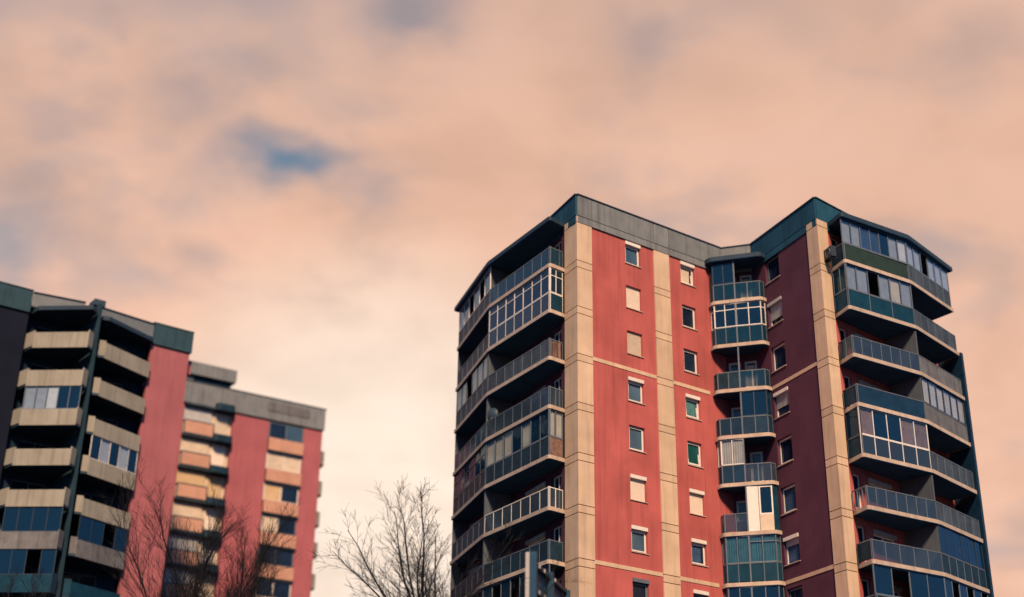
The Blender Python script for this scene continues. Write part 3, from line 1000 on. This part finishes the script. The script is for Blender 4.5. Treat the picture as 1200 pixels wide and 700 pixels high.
# left stack: framed salmon rails beside small dark balconies
wall('wall', (-13.1, 0.35), (-8.6, 0.35), 0, z2band, [], 'cream', B2)
for k in range(-1, 10):
    z = zc(k)
    s = child('balcony', boxmesh('balcony', -13.1, -10.3, -0.25, 0.6, -0.14, 0.04, 'rail_grey' if k < 3 else 'dark_fascia'), B2, (0, 0, z))
    child('small_balcony', MB().prism(slab_poly([(-10.35, 0.6), (-10.45, -0.75), (-8.7, -0.75), (-8.6, 0.6)], 0.4, (1, 2)), -0.25, 0.35).mesh('small_balcony', 'rail_dark'), s)
    if k >= 0:
        child('railing_frame', frame_mesh(2.7, 1.25, 0.09, -0.33, -0.25, 'rail_grey', name='railing_frame'), s, (-13.05, 0, 0.02))
        child('railing_panel', boxmesh('railing_panel', 0.09, 2.61, -0.31, -0.28, 0.11, 1.16, 'salmon'), s, (-13.05, 0, 0.02))
        child('back_panel', boxmesh('back_panel', -13.0, -10.5, 0.2, 0.3, 1.3, 2.5, ['pale_blind', 'cream', 'ochre', 'cream', 'pale_blind'][k % 5]), s)
        child('door', boxmesh('door', -10.2, -9.0, 0.22, 0.30, 0.4, 2.45, ['cream', 'shutter', 'ochre', 'shutter', 'pale_blind'][k % 5]), s)
# narrow window strip near the other block
for k in range(-1, 9):
    fr = child('window', frame_mesh(1.3, 1.9, 0.08, -0.02, 0.05, 'white'), B2, (-15.55, 0.05, zc(k) + 0.6))
    child('pane', boxmesh('pane', 0.08, 1.22, 0.0, 0.03, 0.08, 1.82, 'pane_dark' if k in (-1, 3, 5) else 'pale_blind'), fr)
    child('spandrel', boxmesh('spandrel', 0.0, 1.3, 0.0, 0.06, -0.9, -0.02, 'cream'), fr)
wall('wall', (-15.6, 0.15), (-14.2, 0.15), 0, z2band, [], 'rose', B2)
# balconies on the hidden end, their fronts just past the corner
for k in range(0, 10):
    child('end_balcony', MB().prism(slab_poly([(0.05, 0.8), (0.75, 0.8), (0.95, 1.4), (0.95, 5.0), (0.05, 5.0)], 0.25, (1, 2)), 0, 1.25).mesh('end_balcony', 'beige_panel'), B2, (0, 0, zc(k) - 0.1))

# ================================================================== things on the tower
def world_of(a, b, z):
    return (3.6086 + a * math.cos(ANG) - b * math.sin(ANG), 68.787 + a * math.sin(ANG) + b * math.cos(ANG), z)


ac = thing('air_conditioner', 'dark boxy air conditioner hung outside the uppermost balcony beside a tan column', 'air conditioner', world_of(11.42, -8.55, Z(1) + 0.20), ANG + R(-108))
child('housing', MB().box(-0.42, 0.42, -0.34, -0.02, 0.0, 0.62).mesh('housing', 'ac_shell'), ac)
ring = MB()
ring.tube([Vector((0.1 + 0.24 * math.cos(t * math.pi / 8), -0.35, 0.31 + 0.24 * math.sin(t * math.pi / 8))) for t in range(17)], [0.02] * 17, 5)
child('fan_grille', ring.mesh('fan_grille', 'grey_frame'), ac)
for sx in (-0.3, 0.3):
    child('bracket', boxmesh('bracket', sx - 0.02, sx + 0.02, -0.34, 0.08, -0.05, -0.005, 'dark_frame'), ac)

dish = thing('satellite_dish', 'small dark satellite dish on an open balcony of the red tower', 'satellite dish', world_of(0.15, 7.95, Z(4) + 1.15), ANG + R(-70))
mb = MB()
rings, sides = 5, 18
for i in range(rings + 1):
    r = 0.40 * i / rings
    for s in range(sides):
        t = 2 * math.pi * s / sides
        mb.v.append((r * math.cos(t), 0.9 * r * r - 0.25, 0.3 + r * math.sin(t)))
for i in range(rings):
    for s in range(sides):
        s2 = (s + 1) % sides
        mb.f.append((i * sides + s, i * sides + s2, (i + 1) * sides + s2, (i + 1) * sides + s))
bowl = child('bowl', mb.mesh('bowl', 'coping', True), dish)
so = bowl.modifiers.new('thick', 'SOLIDIFY')
so.thickness = 0.02
child('arm', MB().tube([Vector((0, -0.1, -0.05)), Vector((0, -0.5, 0.0)), Vector((0, -0.75, 0.28))], [0.02, 0.018, 0.018], 5).mesh('arm', 'grey_frame'), dish)
child('mast', MB().tube([Vector((0, -0.22, -1.15)), Vector((0, -0.22, 0.3))], [0.025, 0.025], 6).mesh('mast', 'grey_frame'), dish)



def potted_plant(label, a, b, z, h, seed, m='leaf'):
    rnd = random.Random(seed)
    t = thing('potted_plant', label, 'plant', world_of(a, b, z), rnd.random() * 6, 'potted plants on the tower balconies')
    pot = MB().tube([Vector((0, 0, 0)), Vector((0, 0, 0.26)), Vector((0, 0, 0.30)), Vector((0, 0, 0.28))], [0.11, 0.16, 0.17, 0.02], 10)
    child('pot', pot.mesh('pot', 'terracotta', True), t)
    stems, leaves = MB(), MB()
    for i in range(9):
        az, tl = rnd.random() * 6.28, rnd.random() * 0.5
        d = Vector((math.cos(az) * tl, math.sin(az) * tl, 1)).normalized()
        L = h * (0.55 + 0.5 * rnd.random())
        p0 = Vector((0, 0, 0.26))
        stems.tube([p0, p0 + d * L * 0.5, p0 + d * L + Vector((0, 0, -0.04))], [0.012, 0.009, 0.004], 4)
        for j in range(14):
            q = p0 + d * L * (0.3 + 0.7 * rnd.random())
            v = Vector((rnd.gauss(0, 1), rnd.gauss(0, 1), rnd.gauss(0.3, 0.6))).normalized()
            w = v.cross(Vector((rnd.gauss(0, 1), rnd.gauss(0, 1), rnd.gauss(0, 1)))).normalized() * 0.045
            e = q + v * (0.10 + 0.10 * rnd.random())
            mid = (q + e) / 2
            leaves.quad(tuple(q), tuple(mid + w), tuple(e), tuple(mid - w))
    child('stem', stems.mesh('stem', 'leaf'), t)
    child('foliage', leaves.mesh('foliage', m), t)
    return t


mat('leaf', (0.030, 0.060, 0.030), 0.7, 0.3, 9.0, 0, 30, 0.3)
mat('petal', (0.40, 0.12, 0.10), 0.7, 0.3, 9.0, 0, 30, 0.3)
mat('terracotta', (0.25, 0.10, 0.06), 0.8, 0.2, 6.0)
pm = lerp(B1_, B2_, 0.40)
potted_plant('potted plant with red flowers behind the glass rail of the inner corner top balcony', pm[0] + 0.35, pm[1] + 0.30, Z(1), 0.75, 5, 'petal')
potted_plant('leafy green pot plant on the open right wing balcony above the solid blue parapet', 13.1, -8.95, Z(3), 0.95, 8)
potted_plant('tall leafy pot plant by a dividing wall, below the brown curtained balcony', 16.0, -8.9, Z(6), 1.15, 12)
potted_plant('bushy pot plant on the balcony of the left wing with pale railing posts', 0.15, 6.6, Z(6), 1.2, 19)

# ================================================================== billboard frame, seen from behind
bb = thing('billboard', 'blue steel billboard frame seen from behind, with pale edge and dark rails', 'billboard', (1.11, 58.0, 0), R(74))
TOPZ = 15.67
child('post', MB().box(-0.11, 0.11, -0.14, 0.14, 0, TOPZ).mesh('post', 'steel_blue'), bb)
child('post', MB().box(2.9, 3.1, -0.13, 0.13, 0, TOPZ - 0.22).mesh('post', 'steel_blue'), bb)
child('post', MB().box(6.0, 6.2, -0.13, 0.13, 0, TOPZ - 0.38).mesh('post', 'steel_blue'), bb)
for i in range(6):
    zz = TOPZ - 0.72 - 1.13 * i
    for j in range(4):
        child('sign_board', boxmesh('sign_board', 0.02, 1.51, 0.17, 0.22, -0.42, 0.67 if i else 0.36, 'steel_blue'), bb, (0.12 + j * 1.52, 0, zz))
    child('edge_strip', boxmesh('edge_strip', -0.17, -0.12, 0.15, 0.32, -0.42, 0.69, 'sign_white'), bb, (0, 0, zz))
    child('rail', boxmesh('rail', 0.12, 6.1, -0.02, 0.16, -0.09, 0.09, 'dark_frame'), bb, (0, 0, zz + 0.28))
    for x in (0.8, 1.7, 3.6):
        child('clamp', boxmesh('clamp', x, x + 0.16, -0.07, -0.025, -0.08, 0.08, 'sign_white'), bb, (0, 0, zz + 0.28))

# ================================================================== bare trees
def bare_tree(label, X, Y, H, seed, fork, spread, leaders, twig=1.0, lean=0.0, upright=0.5, thick=0.16, bias=(0, 0, 0)):
    rnd = random.Random(seed)
    t = thing('bare_tree', label, 'tree', (X, Y, 0), 0.0, 'bare winter trees')
    trunk, crown = MB(), MB()

    def grow(p, d, length, r, depth, mb):
        n = max(3, int(length / 0.45)) if depth < 2 else 3
        pts, rad = [p.copy()], [r]
        q, dd = p.copy(), d.copy()
        for i in range(n):
            dd = (dd + Vector((rnd.gauss(0, 0.10), rnd.gauss(0, 0.10), 0.035 * upright + rnd.gauss(0, 0.05)))).normalized()
            q = q + dd * (length / n)
            pts.append(q.copy())
            rad.append(r * (1 - 0.80 * (i + 1) / n) if depth else r * (1 - 0.45 * (i + 1) / n))
        rad = [max(x, 0.0055) for x in rad]
        mb.tube(pts, rad, 7 if depth == 0 else (5 if depth == 1 else 3))
        return pts, rad, dd

    pts, rad, d = grow(Vector((0, 0, 0)), Vector((lean, 0, 1)), fork, thick, 0, trunk)
    base, rb = pts[-1], rad[-1]
    for i in range(leaders):
        az = 2 * math.pi * (i + rnd.random() * 0.6) / leaders
        tilt = spread * (0.35 + 0.65 * rnd.random()) if i else 0.06
        dv = Vector((math.sin(tilt) * math.cos(az), math.sin(tilt) * math.sin(az), math.cos(tilt)))
        dv = (dv + Vector(bias)).normalized()
        Ln = (H - fork) * (0.75 + 0.30 * rnd.random()) / max(0.6, math.cos(tilt * 0.7))
        st = base - Vector((0, 0, rnd.random() * fork * 0.12))
        p1, r1, d1 = grow(st, dv, Ln, rb * 0.72, 1, trunk)
        m = max(5, int(Ln * 2.3 * twig))
        for j in range(m):
            f = 0.16 + 0.82 * (j + rnd.random()) / m
            i0 = min(int(f * (len(p1) - 1)), len(p1) - 2)
            pp = p1[i0].lerp(p1[i0 + 1], f * (len(p1) - 1) - i0)
            ax = (p1[i0 + 1] - p1[i0]).normalized()
            side = ax.cross(Vector((rnd.gauss(0, 1), rnd.gauss(0, 1), rnd.gauss(0, 1)))).normalized()
            ang = 0.5 + 0.4 * rnd.random() - 0.25 * upright
            dv2 = (ax * math.cos(ang) + side * math.sin(ang)).normalized()
            L2 = Ln * (0.34 - 0.20 * f) * (0.7 + 0.7 * rnd.random())
            p2, r2, d2 = grow(pp, dv2, L2, max(r1[i0] * 0.42, 0.010), 2, crown)
            for q in range(int(3 + L2 * 3.0 * twig)):
                f2 = 0.15 + 0.85 * rnd.random()
                i2 = min(int(f2 * (len(p2) - 1)), len(p2) - 2)
                pp2 = p2[i2].lerp(p2[i2 + 1], f2 * (len(p2) - 1) - i2)
                ax2 = (p2[i2 + 1] - p2[i2]).normalized()
                sd = ax2.cross(Vector((rnd.gauss(0, 1), rnd.gauss(0, 1), rnd.gauss(0, 1)))).normalized()
                dv3 = (ax2 * 0.8 + sd * (0.4 + 0.4 * rnd.random()) + Vector((0, 0, 0.2 * upright))).normalized()
                L3 = 0.25 + 0.55 * rnd.random() * (0.5 + L2 * 0.35)
                p3, r3, d3 = grow(pp2, dv3, L3, 0.009, 3, crown)
                if rnd.random() < 0.55:
                    sd = dv3.cross(Vector((rnd.gauss(0, 1), rnd.gauss(0, 1), rnd.gauss(0, 1)))).normalized()
                    grow(p3[1], (dv3 + sd * 0.6).normalized(), L3 * 0.6, 0.0075, 3, crown)
    child('trunk', trunk.mesh('trunk', 'bark', True), t)
    child('crown', crown.mesh('crown', 'bark', True), t)
    return t


bare_tree('tall bare tree with a fan of upright branches against the sky beside the red tower', -3.4, 62.0, 20.6, 11, 13.3, 0.72, 10, 1.25, thick=0.20, bias=(-0.18, 0, 0))
bare_tree('smaller bare tree with fine twigs low between the tower and the rose red block', -6.6, 64.0, 17.0, 4, 10.4, 0.9, 9, 1.1, thick=0.16)
bare_tree('bare tree whose twigs cross the lower balconies of the red tower', -2.15, 62.0, 17.6, 23, 10.0, 0.20, 7, 0.9, thick=0.14, bias=(-0.08, 0, 0))
bare_tree('slender bare tree like a spire before the blank red wall of the balcony block', -20.7, 84.0, 26.9, 7, 13.0, 0.09, 6, 1.4, upright=1.4, thick=0.2)
bare_tree('bushy bare tree between the two rose red blocks, with a pointed crown', -17.3, 84.0, 24.6, 31, 12.0, 0.13, 8, 1.4, upright=1.4, thick=0.2)
bare_tree('broad low bare tree before the salmon balcony stack of the farther block', -15.0, 86.0, 22.2, 15, 11.0, 0.45, 12, 1.3, thick=0.2)
bare_tree('low bare tree in front of the zigzag beige balconies', -27.2, 80.0, 19.4, 42, 11.0, 0.5, 9, 1.2, thick=0.2)
